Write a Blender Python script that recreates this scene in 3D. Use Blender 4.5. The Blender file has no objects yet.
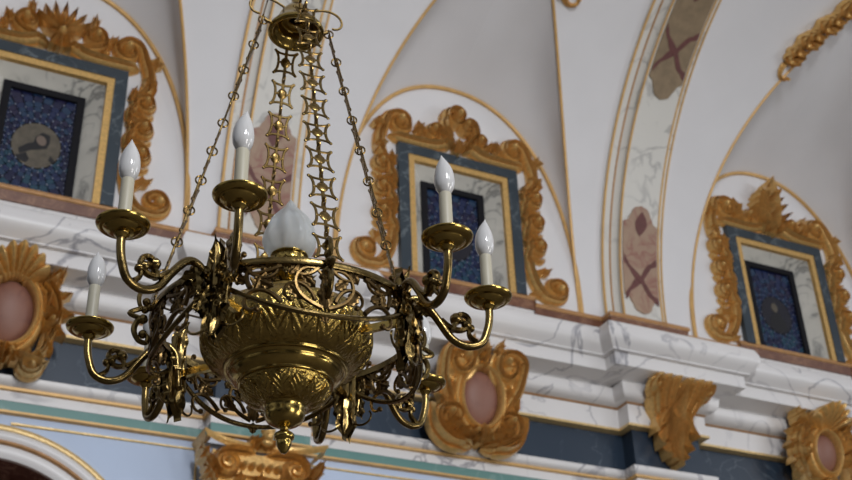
import bpy, math, random
from math import sin, cos, pi, radians, sqrt, exp, atan2, hypot
from mathutils import Vector, Matrix
random.seed(7)
S = bpy.context.scene
COL = S.collection

# ------------------------------------------------------------------ materials
def new_mat(name):
    m = bpy.data.materials.new(name); m.use_nodes = True
    nt = m.node_tree
    return m, nt, nt.nodes['Principled BSDF']

def plain(name, col, rough=.5, metal=0., bump=0., bscale=60., var=0., **kw):
    m, nt, p = new_mat(name)
    p.inputs['Base Color'].default_value = (*col, 1)
    p.inputs['Roughness'].default_value = rough
    p.inputs['Metallic'].default_value = metal
    for k, v in kw.items(): p.inputs[k.replace('_', ' ')].default_value = v
    if var or bump:
        tc = nt.nodes.new('ShaderNodeTexCoord')
        n = nt.nodes.new('ShaderNodeTexNoise'); n.inputs['Scale'].default_value = bscale; n.inputs['Detail'].default_value = 5
        nt.links.new(tc.outputs['Object'], n.inputs['Vector'])
        if var:
            r = nt.nodes.new('ShaderNodeValToRGB')
            r.color_ramp.elements[0].position = .3; r.color_ramp.elements[1].position = .7
            r.color_ramp.elements[0].color = (*[c*(1-var) for c in col], 1)
            r.color_ramp.elements[1].color = (*[min(1, c*(1+var)) for c in col], 1)
            nt.links.new(n.outputs['Fac'], r.inputs['Fac']); nt.links.new(r.outputs['Color'], p.inputs['Base Color'])
        if bump:
            b = nt.nodes.new('ShaderNodeBump'); b.inputs['Strength'].default_value = bump; b.inputs['Distance'].default_value = .01
            nt.links.new(n.outputs['Fac'], b.inputs['Height']); nt.links.new(b.outputs['Normal'], p.inputs['Normal'])
    return m

def marble(name, base, vein, scale=2.2, width=.03, strength=.8, rough=.3, cloud=.06, warp=.6):
    m, nt, p = new_mat(name); L = nt.links.new; N = nt.nodes.new
    tc = N('ShaderNodeTexCoord')
    n1 = N('ShaderNodeTexNoise'); n1.inputs['Scale'].default_value = scale; n1.inputs['Detail'].default_value = 6; n1.inputs['Distortion'].default_value = warp
    L(tc.outputs['Object'], n1.inputs['Vector'])
    a = N('ShaderNodeMath'); a.operation = 'SUBTRACT'; a.inputs[1].default_value = .5; L(n1.outputs['Fac'], a.inputs[0])
    b = N('ShaderNodeMath'); b.operation = 'ABSOLUTE'; L(a.outputs[0], b.inputs[0])
    r = N('ShaderNodeMapRange'); r.inputs['From Min'].default_value = 0; r.inputs['From Max'].default_value = width
    r.inputs['To Min'].default_value = strength; r.inputs['To Max'].default_value = 0; L(b.outputs[0], r.inputs['Value'])
    n2 = N('ShaderNodeTexNoise'); n2.inputs['Scale'].default_value = scale*.7; n2.inputs['Detail'].default_value = 3
    L(tc.outputs['Object'], n2.inputs['Vector'])
    k = N('ShaderNodeMapRange'); k.inputs['From Min'].default_value = .36; k.inputs['From Max'].default_value = .56
    L(n2.outputs['Fac'], k.inputs['Value'])
    mu = N('ShaderNodeMath'); mu.operation = 'MULTIPLY'; L(r.outputs[0], mu.inputs[0]); L(k.outputs[0], mu.inputs[1])
    ad = N('ShaderNodeMath'); ad.operation = 'MULTIPLY_ADD'; ad.use_clamp = True
    ad.inputs[1].default_value = cloud; L(k.outputs[0], ad.inputs[0]); L(mu.outputs[0], ad.inputs[2])
    mx = N('ShaderNodeMix'); mx.data_type = 'RGBA'
    mx.inputs['A'].default_value = (*base, 1); mx.inputs['B'].default_value = (*vein, 1)
    L(ad.outputs[0], mx.inputs['Factor']); L(mx.outputs['Result'], p.inputs['Base Color'])
    p.inputs['Roughness'].default_value = rough
    return m

M = {}
M['plaster'] = plain('white_plaster', (.71, .705, .72), .8, var=.02, bscale=3)
M['marble'] = marble('white_veined_marble', (.76, .745, .74), (.18, .18, .22), 1.9, .022, .72, .35, .05, 1.1)
M['marble_rib'] = marble('cream_veined_marble', (.66, .645, .60), (.25, .245, .24), 1.9, .03, .6, .45, .05, 1.)
M['marble_reveal'] = marble('grey_veined_marble', (.60, .585, .53), (.20, .20, .19), 4.0, .05, .75, .4, .22, 1.)
M['blue_marble'] = marble('dark_blue_marble', (.015, .030, .054), (.22, .27, .31), 3.0, .010, .35, .4, .02, .8)
M['grey_blue'] = marble('grey_blue_marble', (.024, .038, .052), (.22, .26, .28), 5.0, .022, .5, .4, .03, 1.)
M['red_marble'] = marble('red_brown_marble', (.13, .046, .024), (.32, .17, .09), 14, .05, .5, .4, .2)
M['pink_stone'] = marble('dusky_pink_stone', (.25, .115, .08), (.14, .055, .05), 5, .05, .6, .5, .2)
M['gilt'] = plain('gilding', (.70, .44, .155), .33, .48, .2, 45, .16)
M['gilt_pale'] = plain('pale_gilding', (.72, .52, .24), .4, .4, .3, 45, .15)
M['gilt_line'] = plain('gold_paint', (.62, .38, .14), .45, .25, 0, 20, .1)
M['gilt_sill'] = plain('gold_brown_moulding', (.44, .235, .095), .45, .2, 0, 25, .15)
M['green'] = marble('green_marble', (.12, .26, .24), (.25, .38, .36), 4, .03, .5, .4)
M['wall_blue'] = plain('bluish_white_plaster', (.52, .62, .80), .8, var=.03, bscale=3)
M['dark_red'] = marble('dark_red_painting', (.10, .03, .02), (.35, .22, .16), 14, .06, .9, .6, .1)
M['panel_brown'] = plain('painted_brown', (.24, .175, .105), .6, 0, 0, 14, .16)
M['panel_pink'] = marble('painted_pink', (.38, .275, .19), (.26, .10, .08), 6, .06, .6, .55, .25)
M['panel_dark'] = plain('painted_dark_red', (.13, .045, .04), .6, 0, 0, 18, .15)
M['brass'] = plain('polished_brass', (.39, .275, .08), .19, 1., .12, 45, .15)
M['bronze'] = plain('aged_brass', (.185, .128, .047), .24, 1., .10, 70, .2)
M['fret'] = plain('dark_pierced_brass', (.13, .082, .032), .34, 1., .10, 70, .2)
M['brass_cut'] = plain('engraved_brass', (.39, .275, .08), .22, 1., .35, 130, .18)
M['chain'] = plain('chain_brass', (.23, .15, .052), .26, 1., 0, 90, .2)
M['bulb'] = plain('white_bulb_glass', (.52, .52, .52), .12, 0, 0, Coat_Weight=.4)
M['sleeve'] = plain('ivory_sleeve', (.40, .375, .29), .45, 0, 0, 30, .05)
M['cable'] = plain('brown_cable', (.12, .09, .06), .5)
M['lead'] = plain('black_window_frame', (.006, .006, .009), .65, Specular_IOR_Level=.2)
M['fleck'] = plain('white_glass_fleck', (.24, .27, .36), .3)
M['floor'] = plain('stone_floor', (.10, .082, .066), .6, 0, 0, 2, .1)
for i, c in enumerate([(.006, .009, .042), (.009, .018, .068), (.013, .036, .084), (.011, .048, .082), (.014, .013, .046), (.010, .010, .018)]):
    M['glass%d' % i] = plain('blue_stained_glass_%s' % 'abcdef'[i], c, .25)
M['glass_grey'] = plain('grey_brown_stained_glass', (.10, .085, .062), .35, 0, 0, 20, .3)
M['glass_skin'] = plain('pale_stained_glass', (.16, .12, .095), .35)
M['glass_black'] = plain('black_stained_glass', (.008, .008, .010), .3)
m, nt, p = new_mat('frosted_glass')
p.inputs['Base Color'].default_value = (.74, .77, .77, 1); p.inputs['Roughness'].default_value = .28
p.inputs['Transmission Weight'].default_value = .55; p.inputs['IOR'].default_value = 1.3
M['frosted'] = m

# ------------------------------------------------------------------ mesh builder
def tag(o, label=None, cat=None, group=None, kind=None):
    if label: o['label'] = label
    if cat: o['category'] = cat
    if group: o['group'] = group
    if kind: o['kind'] = kind
    return o

def empty(name, loc, parent=None):
    o = bpy.data.objects.new(name, None); COL.objects.link(o); o.location = loc; o.empty_display_size = .05
    if parent: o.parent = parent
    return o

def world_loc(o):
    v = Vector((0, 0, 0))
    while o: v = v + o.location; o = o.parent
    return v

class MB:
    def __init__(s): s.v = []; s.f = []; s.mi = []
    def add(s, vs, fs, mi=0):
        n = len(s.v); s.v += [tuple(v) for v in vs]
        s.f += [tuple(i+n for i in f) for f in fs]; s.mi += [mi]*len(fs)
    def grid(s, rows, closed=False, mi=0, flip=False):
        n = len(rows[0]); fs = []
        for i in range(len(rows)-1):
            for j in range(n if closed else n-1):
                k = (j+1) % n
                q = (i*n+j, i*n+k, (i+1)*n+k, (i+1)*n+j)
                fs.append(q[::-1] if flip else q)
        s.add([v for r in rows for v in r], fs, mi)
    def box(s, x0, x1, y0, y1, z0, z1, mi=0):
        vs = [(x, y, z) for z in (z0, z1) for y in (y0, y1) for x in (x0, x1)]
        s.add(vs, [(0, 2, 3, 1), (4, 5, 7, 6), (0, 1, 5, 4), (2, 6, 7, 3), (0, 4, 6, 2), (1, 3, 7, 5)], mi)
    def tube(s, pts, r, seg=8, closed=False, mi=0, sy=1.):
        P = [Vector(q) for q in pts]; n = len(P)
        R = r if isinstance(r, (list, tuple)) else [r]*n
        rows = []; up = None
        for i in range(n):
            if closed: t = P[(i+1) % n]-P[i-1]
            else: t = P[min(i+1, n-1)]-P[max(i-1, 0)]
            if t.length < 1e-9: t = Vector((0, 0, 1))
            t.normalize()
            if up is None:
                up = Vector((0, 0, 1)) if abs(t.z) < .9 else Vector((1, 0, 0))
            a = up-t*up.dot(t)
            if a.length < 1e-6: a = t.orthogonal()
            a.normalize(); up = a; b = t.cross(a)
            rows.append([P[i]+(a*cos(2*pi*k/seg)*sy+b*sin(2*pi*k/seg))*R[i] for k in range(seg)])
        if closed:
            rows.append(rows[0]); s.grid(rows, True, mi)
        else:
            s.grid(rows, True, mi)
            m = len(s.v)-n*seg
            s.f.append(tuple(m+k for k in range(seg))[::-1]); s.mi.append(mi)
            s.f.append(tuple(m+(n-1)*seg+k for k in range(seg))); s.mi.append(mi)
    def ball(s, c, r, n=8, m=6, sc=(1, 1, 1), mi=0):
        rows = []
        for i in range(m+1):
            a = pi*i/m
            rr = max(sin(a), .02)
            rows.append([(c[0]+r*rr*cos(2*pi*k/n)*sc[0], c[1]+r*rr*sin(2*pi*k/n)*sc[1], c[2]-r*cos(a)*sc[2]) for k in range(n)])
        s.grid(rows, True, mi)
    def lathe(s, prof, seg=48, c=(0, 0, 0), disp=None, mi=0, scale=1.):
        rows = []
        for i, (r, z) in enumerate(prof):
            row = []
            for k in range(seg):
                a = 2*pi*k/seg
                d = disp(a, i/(len(prof)-1)) if disp else 0
                row.append((c[0]+(r+d)*cos(a)*scale, c[1]+(r+d)*sin(a)*scale, c[2]+z*scale))
            rows.append(row)
        s.grid(rows, True, mi)
    def build(s, name, mats, parent=None, smooth=True, origin=None, sharp=40):
        me = bpy.data.meshes.new(name)
        o = Vector(origin) if origin is not None else Vector((0, 0, 0))
        if parent is not None and origin is None: o = world_loc(parent)
        me.from_pydata([tuple(Vector(v)-o) for v in s.v], [], s.f)
        if not isinstance(mats, (list, tuple)): mats = [mats]
        for m in mats: me.materials.append(m)
        if len(mats) > 1: me.polygons.foreach_set('material_index', s.mi)
        if smooth:
            me.polygons.foreach_set('use_smooth', [True]*len(me.polygons))
            me.set_sharp_from_angle(angle=radians(sharp))
        me.update()
        ob = bpy.data.objects.new(name, me); COL.objects.link(ob)
        if parent is not None:
            ob.parent = parent
            if origin is not None: ob.location = o-world_loc(parent)
        elif origin is not None: ob.location = o
        return ob

def smooth_path(pts, n=8):
    P = [Vector(p) for p in pts]; out = []
    for i in range(len(P)-1):
        p0 = P[i-1] if i else P[i]*2-P[i+1]
        p1, p2 = P[i], P[i+1]
        p3 = P[i+2] if i+2 < len(P) else P[i+1]*2-P[i]
        for k in range(n):
            t = k/n
            out.append(.5*((2*p1)+(p2-p0)*t+(2*p0-5*p1+4*p2-p3)*t*t+(3*p1-p0-3*p2+p3)*t**3))
    out.append(P[-1]); return out

# ------------------------------------------------------------------ carving kit (local u,w in the plane, h out of it)
def clothoid(p, ang, L, k0, k1, n=26, pw=1.):
    x, y = p; out = [(x, y)]; a = ang
    for i in range(n):
        t = (i+.5)/n; k = k0+(k1-k0)*t**pw
        a += k*L/n*.5; x += cos(a)*L/n; y += sin(a)*L/n; a += k*L/n*.5
        out.append((x, y))
    return out

def lerp(a, b, t): return a+(b-a)*t

def ribbon(mb, f, pts, w0, w1, d0, d1=None, grooves=1, base=-.012, hump=None, lift=0.):
    """a carved stem: half-round relief with running grooves along a path"""
    d1 = d0*w1/w0 if d1 is None else d1
    n = len(pts); rows = []; ss = [-1, -.96, -.8, -.6, -.4, -.2, 0, .2, .4, .6, .8, .96, 1]
    for i, (x, y) in enumerate(pts):
        t = i/(n-1)
        a = pts[max(i-1, 0)]; b = pts[min(i+1, n-1)]
        tx, ty = b[0]-a[0], b[1]-a[1]; l = hypot(tx, ty) or 1; nx, ny = -ty/l, tx/l
        w = lerp(w0, w1, t); d = lerp(d0, d1, t)
        e = min(1, t*8+.25)*min(1, (1-t)*8+.4)
        w *= e; hh = d*e*(hump(t) if hump else 1)
        row = []
        for s in ss:
            h = base if abs(s) == 1 else lift*t+hh*(sqrt(1-s*s)*(.60+.40*cos(s*pi*2*grooves)))
            row.append(f(x+nx*w*s, y+ny*w*s, h))
        rows.append(row)
    mb.grid(rows, flip=False)

def knob(mb, f, p, r, h, n=10):
    rows = []
    for i in range(6):
        a = pi/2*i/5
        rows.append([f(p[0]+r*cos(a)*cos(2*pi*k/n)*1.0+1e-5*k, p[1]+r*cos(a)*sin(2*pi*k/n), -.01 if i == 0 else h*sin(a)) for k in range(n)])
    mb.grid(rows, True)

def volute(mb, f, p, ang, L, k0, k1, w0, w1, d, grooves=1, pw=1., bead=True, lift=0.):
    pts = clothoid(p, ang, L, k0, k1, 34, pw)
    ribbon(mb, f, pts, w0, w1, d, d*.75, grooves, lift=lift)
    if bead: knob(mb, f, pts[-1], w1*1.5, d*1.05+lift)
    return pts[-1]

def leaf(mb, f, p, ang, L, W, lobes=4, d=.03, curl=0., bend=0., two=False, h0=0., nt=30, base=-.01):
    """acanthus leaf: lobed outline, raised midrib and fluted lobes, tip curling out by `curl`"""
    rows = []; back = []; ss = [-1, -.97, -.8, -.62, -.45, -.3, -.15, 0, .15, .3, .45, .62, .8, .97, 1]
    x, y, a = p[0], p[1], ang
    for i in range(nt+1):
        t = i/nt
        env = (sin(pi*min(1, t*.80+.14)))**.75 if t < 1 else 0
        env *= 1-.55*t**3
        lob = .80-.20*cos(2*pi*(lobes*t+.15))
        w = max(W*env*lob*min(1, (1-t)*5+.05), .0008)
        nx, ny = -sin(a), cos(a); tx, ty = cos(a), sin(a); row = []; rb = []
        for s in ss:
            sw = abs(s)**1.4*W*.38*(1-t*.4)      # lobes sweep towards the tip
            px, py = x+nx*w*s+tx*sw, y+ny*w*s+ty*sw
            rid = .62+.34*cos(2*pi*abs(s)*.92)+.34*cos(2*pi*(lobes*t+.15+.25)-abs(s)*2.6)*abs(s)+.20*exp(-(s/.12)**2)
            h = h0+d*(.35+.65*sin(pi*min(1, t*.7+.2)))*rid+curl*t*t*t
            if abs(s) == 1 and not two: h = base
            row.append(f(px, py, h)); rb.append(f(px, py, -h if abs(s) < 1 else h*.0))
        rows.append(row); back.append(rb)
        a += bend/nt; x += cos(a)*L/nt; y += sin(a)*L/nt
    mb.grid(rows)
    if two: mb.grid(back, flip=True)

def spiral_pts(c, r0, r1, a0, turns, lead=(), n=40, ex=1.):
    """points of a scroll: optional lead-in points, then a spiral about c from angle a0 (degrees), turns > 0 runs counterclockwise"""
    sp = []
    for i in range(n+1):
        t = i/n; r = lerp(r0, r1, t**.85); a = radians(a0)+2*pi*turns*t
        sp.append((c[0]+r*cos(a), c[1]+r*sin(a)*ex))
    if lead:
        q = smooth_path([(x, y, 0) for x, y in list(lead)+[sp[0], sp[2]]], 7)
        k = 7*len(lead); return [(v.x, v.y) for v in q[:k]]+sp
    return sp
def scroll(mb, f, pts, w0, w1, d, grooves=2, lift=0., eye=1.6):
    ribbon(mb, f, pts, w0, w1, d, d*.8, grooves, lift=lift)
    knob(mb, f, pts[-1], w1*eye, d*1.05+lift)

def shell(mb, f, p, ang, R, span, nfl, d, r0=.25):
    rows = []
    for i in range(13):
        t = i/12; row = []
        for k in range(nfl*6+1):
            u = k/(nfl*6); a = ang+(u-.5)*span
            sc = abs(sin(pi*nfl*u))
            r = R*(r0+(1-r0)*t)*(1+.05*sc*t)
            h = d*(.25+.75*sin(pi*(.12+.62*t)))*(.68+.32*sc)
            if t == 1 or k in (0, nfl*6): h = -.01
            row.append(f(p[0]+cos(a)*r, p[1]+sin(a)*r, h))
        rows.append(row)
    mb.grid(rows)

# ------------------------------------------------------------------ the place: constants
YW = 7.0                                   # wall face
XC = {-1: .714, 0: 3.852, 1: 6.989}        # window bays
SP = 3.1376
def bay(k): return 3.852+SP*k
PIERS = [3.852+SP*(k+.5) for k in range(-3, 3)]
Z0, RV, YV = 6.1, 2.8, 4.2                 # vault springing, radius, centre
TH = 64.
def barrel(th, off=0.):
    if th <= TH:
        a = radians(th); return YV+(RV-off)*cos(a), Z0+(RV-off)*sin(a)
    s = (th-TH)/40.*4.8                    # beyond the lunettes the vault flattens to its crown
    a = radians(TH); y1, z1 = YV+(RV-off)*cos(a), Z0+(RV-off)*sin(a)
    q = min(s, 4.0)
    return y1-s, z1+.488*(q-q*q/8.)
def groin(th): return 1.015*max(0., 1-(max(th, 0.)/TH)**2)
def arch_pt(t):
    ph = pi/2*t; n = 2.2
    return 1.03*max(cos(ph), 0)**(2/n), 6.08+1.82*sin(ph)**(2/n)
XL, XR = PIERS[0]+.2, PIERS[-1]-.2

# attic wall with the three window openings
mb = MB()
for k in range(-2, 3):
    x0, x1, xc = bay(k)-SP/2, bay(k)+SP/2, bay(k)
    x0, x1 = max(x0, XL), min(x1, XR)
    if k in XC:
        for (a, b, c, d) in ((x0, xc-.40, 5.6, 8.1), (xc+.40, x1, 5.6, 8.1), (xc-.40, xc+.40, 5.6, 6.09), (xc-.40, xc+.40, 7.11, 8.1)):
            mb.add([(a, YW, c), (b, YW, c), (b, YW, d), (a, YW, d)], [(0, 1, 2, 3)])
    else:
        mb.add([(x0, YW, 5.6), (x1, YW, 5.6), (x1, YW, 8.1), (x0, YW, 8.1)], [(0, 1, 2, 3)])
tag(mb.build('wall_back', M['plaster'], smooth=False), kind='structure', label='white attic wall of the nave with arched window bays')

# barrel vault with pointed lunette cells
mb = MB()
for k in range(-3, 3):
    xa, xb = bay(k), bay(k+1)
    rows = []
    for i in range(49):
        th = TH*i/48
        y, z = barrel(th); w = groin(th)
        a, b = xa+w, xb-w
        if k == -3: a = XL
        if k == 2: b = XR
        rows.append([(lerp(a, b, j/10), y, z) for j in range(11)])
    mb.grid(rows)
rows = []
for i in range(41):
    y, z = barrel(TH+i)
    rows.append([(lerp(XL, XR, j/24), y, z) for j in range(25)])
mb.grid(rows)
for k in range(-2, 3):
    xc = bay(k)
    for sg in (-1, 1):
        rows = []
        for i in range(41):
            t = i/40
            ax, az = arch_pt(t); y, z = barrel(TH*t); w = groin(TH*t)
            rows.append([(xc+sg*lerp(ax, w, q/10), lerp(YW, y, q/10), lerp(az, z, q/10)+.10*sin(pi*q/10)*sin(pi*t)) for q in range(11)])
        mb.grid(rows, flip=sg < 0)
tag(mb.build('ceiling', M['plaster'], sharp=25), kind='structure', label='white plaster vault with pointed cells over the windows')

ntrim = [0]
def trim(mb, mat, label, smooth=True, sharp=40):
    ntrim[0] += 1
    return tag(mb.build('trim_%d' % ntrim[0], mat, smooth=smooth, sharp=sharp), kind='structure', label=label)

for k in range(-1, 2):
    xc = XC[k]
    mb = MB()
    pts = [(xc+sg*arch_pt(t)[0], YW-.012, arch_pt(t)[1] if t > 0 else 6.0) for sg, ts in ((-1, [i/30 for i in range(30)]), (1, [1-i/30 for i in range(31)])) for t in ts]
    mb.tube(pts, .017, 8)
    trim(mb, M['gilt_line'], 'gold line around the arched wall of a window bay')
for k in range(-2, 3):
    xc = bay(k)
    for sg in (-1, 1):
        if (k == -2 and sg < 0) or (k == 2 and sg > 0): continue
        mb = MB()
        pts = []
        for i in range(61):
            th = -2.4+(TH+2.4)*i/60; y, z = barrel(th, .004); pts.append((xc+sg*groin(th), y, z))
        mb.tube(pts, .012, 8)
        trim(mb, M['gilt_line'], 'gold line along the groin of the vault')

# vault ribs over the piers
def on_vault(x, th, off):
    y, z = barrel(th, off); return (x, y, z)
for xp in PIERS[1:-1]:
    mb = MB()
    def sec(th, prof): return [on_vault(xp+dx, th, o) for dx, o in prof]
    pr = [(-.33, -.01), (-.33, .025), (-.185, .03), (-.185, .075), (.185, .075), (.185, .03), (.26, .025), (.26, -.01)]
    mb.grid([sec(-2.4+106.4*i/110, pr) for i in range(111)], flip=True)
    trim(mb, M['marble_rib'], 'marble transverse rib of the vault', sharp=30)
    for dx, o, r in ((-.32, .027, .012), (-.25, .027, .009), (-.183, .073, .010), (.183, .073, .010), (.25, .027, .009)):
        mb = MB(); mb.tube([on_vault(xp+dx, -2.4+106.4*i/110, o) for i in range(111)], r, 6)
        trim(mb, M['gilt_line'] if dx != -.25 else M['gilt_sill'], 'thin gold edge line of a vault rib')

# cornice, frieze and architrave swept along the wall, breaking forward over the piers
HW, PJ = .30, .13
def path(o, hw=HW, pj=PJ):
    pts = [(XL, YW-o)]
    for xp in PIERS[1:-1]:
        a = hw+o*.95
        pts += [(xp-a, YW-o), (xp-a, YW-o-pj), (xp+a, YW-o-pj), (xp+a, YW-o)]
    return pts+[(XR, YW-o)]
def path_step(o, hw, pj, drop=.055, ww=.60):
    """the sill band: level under the windows, a step lower between them, forward over the piers"""
    pts = []
    for x, y in path(o, hw, pj): pts.append((x, y, -drop))
    out = []; last = XL
    for k in range(-2, 3):
        a, b = bay(k)-ww, bay(k)+ww
        if a < XL: a = XL
        if b > XR: b = XR
        out += [q for q in pts if last-1e-6 <= q[0] < a]
        out += [(a, YW-o, -drop), (a, YW-o, 0), (b, YW-o, 0), (b, YW-o, -drop)]
        last = b
    return out+[q for q in pts if q[0] >= last]
def sweep(prof, mat, label, hw=HW, pj=PJ, sharp=35, step=False):
    mb = MB()
    if step: rows = [[(x, y, z+d) for x, y, d in path_step(o, hw, pj)] for o, z in prof]
    else: rows = [[(x, y, z) for x, y in path(o, hw, pj)] for o, z in prof]
    mb.grid(rows)
    return trim(mb, mat, label, sharp=sharp)
def arc(o0, z0, o1, z1, bul, n=8):
    out = []
    for i in range(n+1):
        t = i/n; dx, dz = o1-o0, z1-z0; l = hypot(dx, dz)
        b = bul*sin(pi*t); out.append((o0+dx*t-dz/l*b, z0+dz*t+dx/l*b))
    return out
sweep([(0, 6.092), (.035, 6.092)]+arc(.035, 6.088, .03, 6.056, .010, 5), M['gilt_sill'], 'gold brown moulding under the windows', .34, .11, step=True)
sweep([(.028, 6.056), (.020, 5.985), (0, 5.985)], M['red_marble'], 'red brown marbled band under the windows', .34, .11, step=True)
sweep([(.004, 5.926), (.012, 5.926), (.012, 5.912), (.004, 5.912)], M['gilt_line'], 'thin gold line on the plinth under the windows', .34, .105, step=True)
sweep([(.004, 5.988), (.004, 5.76)], M['marble'], 'white marble plinth under the windows', .34, .105, step=True)
sweep([(0, 5.79), (.34, 5.735), (.372, 5.728)]+arc(.380, 5.722, .345, 5.545, .042, 12)+[(.335, 5.535), (.335, 5.524), (.30, 5.522)], M['marble'], 'rounded top moulding of the white marble cornice')
sweep([(.30, 5.524), (.30, 5.425), (.292, 5.42), (.12, 5.395)], M['marble'], 'overhanging slab of the white marble cornice')
sweep([(.12, 5.397), (.15, 5.372)]+arc(.145, 5.36, .06, 5.262, .03, 8), M['marble'], 'curved bed moulding of the marble cornice')
sweep([(.06, 5.263), (.064, 5.258), (.05, 5.251)], M['gilt_sill'], 'thin gold line under the bed moulding')
sweep([(.05, 5.25), (.05, 5.095)], M['marble'], 'flat lower band of the marble cornice')
sweep([(.05, 5.098), (.064, 5.096), (.064, 5.078), (0, 5.074)], M['gilt_pale'], 'gold fillet above the dark frieze')
sweep([(0, 5.08), (0, 4.76)], M['blue_marble'], 'dark blue marble frieze')
sweep([(0, 4.785), (.07, 4.772)]+arc(.075, 4.768, .04, 4.71, .012, 6), M['marble'], 'white top moulding of the architrave')
sweep([(.04, 4.712), (.052, 4.708), (.05, 4.692), (.03, 4.688)], M['gilt_line'], 'gold line of the architrave')
sweep([(.03, 4.69), (.03, 4.628)], M['marble'], 'marbled band of the architrave')
sweep([(.026, 4.63), (.026, 4.568)], M['green'], 'green marble band of the architrave')
sweep([(.026, 4.572), (.036, 4.568), (.034, 4.556), (0, 4.552)], M['gilt_line'], 'gold line under the green band')

# lower wall with an arch below each window bay
mb = MB(); tym = MB(); NA = 32
for k in range(-2, 3):
    xc = bay(k); x0, x1 = max(xc-SP/2, XL), min(xc+SP/2, XR)
    top = []; bot = []
    xs = [x0]+[xc-.98*cos(pi*i/NA) for i in range(NA+1)]+[x1]
    for x in xs:
        d = abs(x-xc); zb = 3.48+sqrt(max(0, .98**2-d*d)) if d < .98 else 3.48
        top.append((x, YW, 4.56)); bot.append((x, YW, zb))
    top = [top[0]]+top[1:]; 
    mb.grid([bot, top], flip=False)
    for (a, b) in ((x0, xc-.98), (xc+.98, x1)):
        mb.add([(a, YW, 0), (b, YW, 0), (b, YW, 3.48), (a, YW, 3.48)], [(0, 1, 2, 3)])
    tym.add([(xc-1.0, YW+.32, 0), (xc+1.0, YW+.32, 0), (xc+1.0, YW+.32, 4.6), (xc-1.0, YW+.32, 4.6)], [(0, 1, 2, 3)])
    tym.grid([[(xc+.8*c, YW+dy, zz) for c, zz in [(-1, 0)]+[(-cos(pi*i/NA), 3.48+.8*sin(pi*i/NA)) for i in range(NA+1)]+[(1, 0)]] for dy in (0., .32)])
tag(mb.build('wall_lower', M['wall_blue'], smooth=False), kind='structure', label='bluish white wall below the architrave')
tag(tym.build('wall_arch', M['dark_red'], smooth=False), kind='structure', label='dark red painted back of the arches')
def arch_band(xc, r0, r1, y0, y1, bul, mat, label):
    mb = MB(); rows = []
    sec = [(r0, YW)] + [(lerp(r0, r1, t), lerp(y0, y1, t)-bul*sin(pi*t)) for t in [i/8 for i in range(9)]]+[(r1, YW)]
    path_ = [(-1, 0.)]+[(-cos(pi*i/48), sin(pi*i/48)) for i in range(49)]+[(1, 0.)]
    for i, (c, s_) in enumerate(path_):
        rows.append([(xc+c*r, y, 0. if i in (0, len(path_)-1) else 3.48+s_*r) for r, y in sec])
    mb.grid(rows); trim(mb, mat, label)
for k in (-1, 0, 1):
    xc = XC[k]
    arch_band(xc, 1.0, .965, YW-.03, YW-.035, .006, M['gilt_pale'], 'pale gold outer edge of an arch')
    arch_band(xc, .965, .90, YW-.03, YW-.05, .02, M['marble'], 'grey marbled moulding of an arch')
    arch_band(xc, .90, .875, YW-.05, YW-.05, .012, M['gilt_sill'], 'dark gold line of an arch')
    arch_band(xc, .875, .80, YW-.04, YW-.03, .01, M['marble'], 'white inner band of an arch')
    mb = MB()
    for sg in (-1, 1):
        xe = xc+sg*(SP/2-.36)
        mb.tube([(xc+sg*.10, YW-.003, 4.50), (xe, YW-.003, 4.50), (xe, YW-.003, 3.3)], .010, 6)
    trim(mb, M['gilt_pale'], 'pale gold outline of the wall panel beside an arch')

mb = MB(); mb.add([(XL, -6, 0), (XR, -6, 0), (XR, YW+.4, 0), (XL, YW+.4, 0)], [(0, 1, 2, 3)])
tag(mb.build('floor', M['floor'], smooth=False), kind='structure', label='stone floor of the nave')

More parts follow.
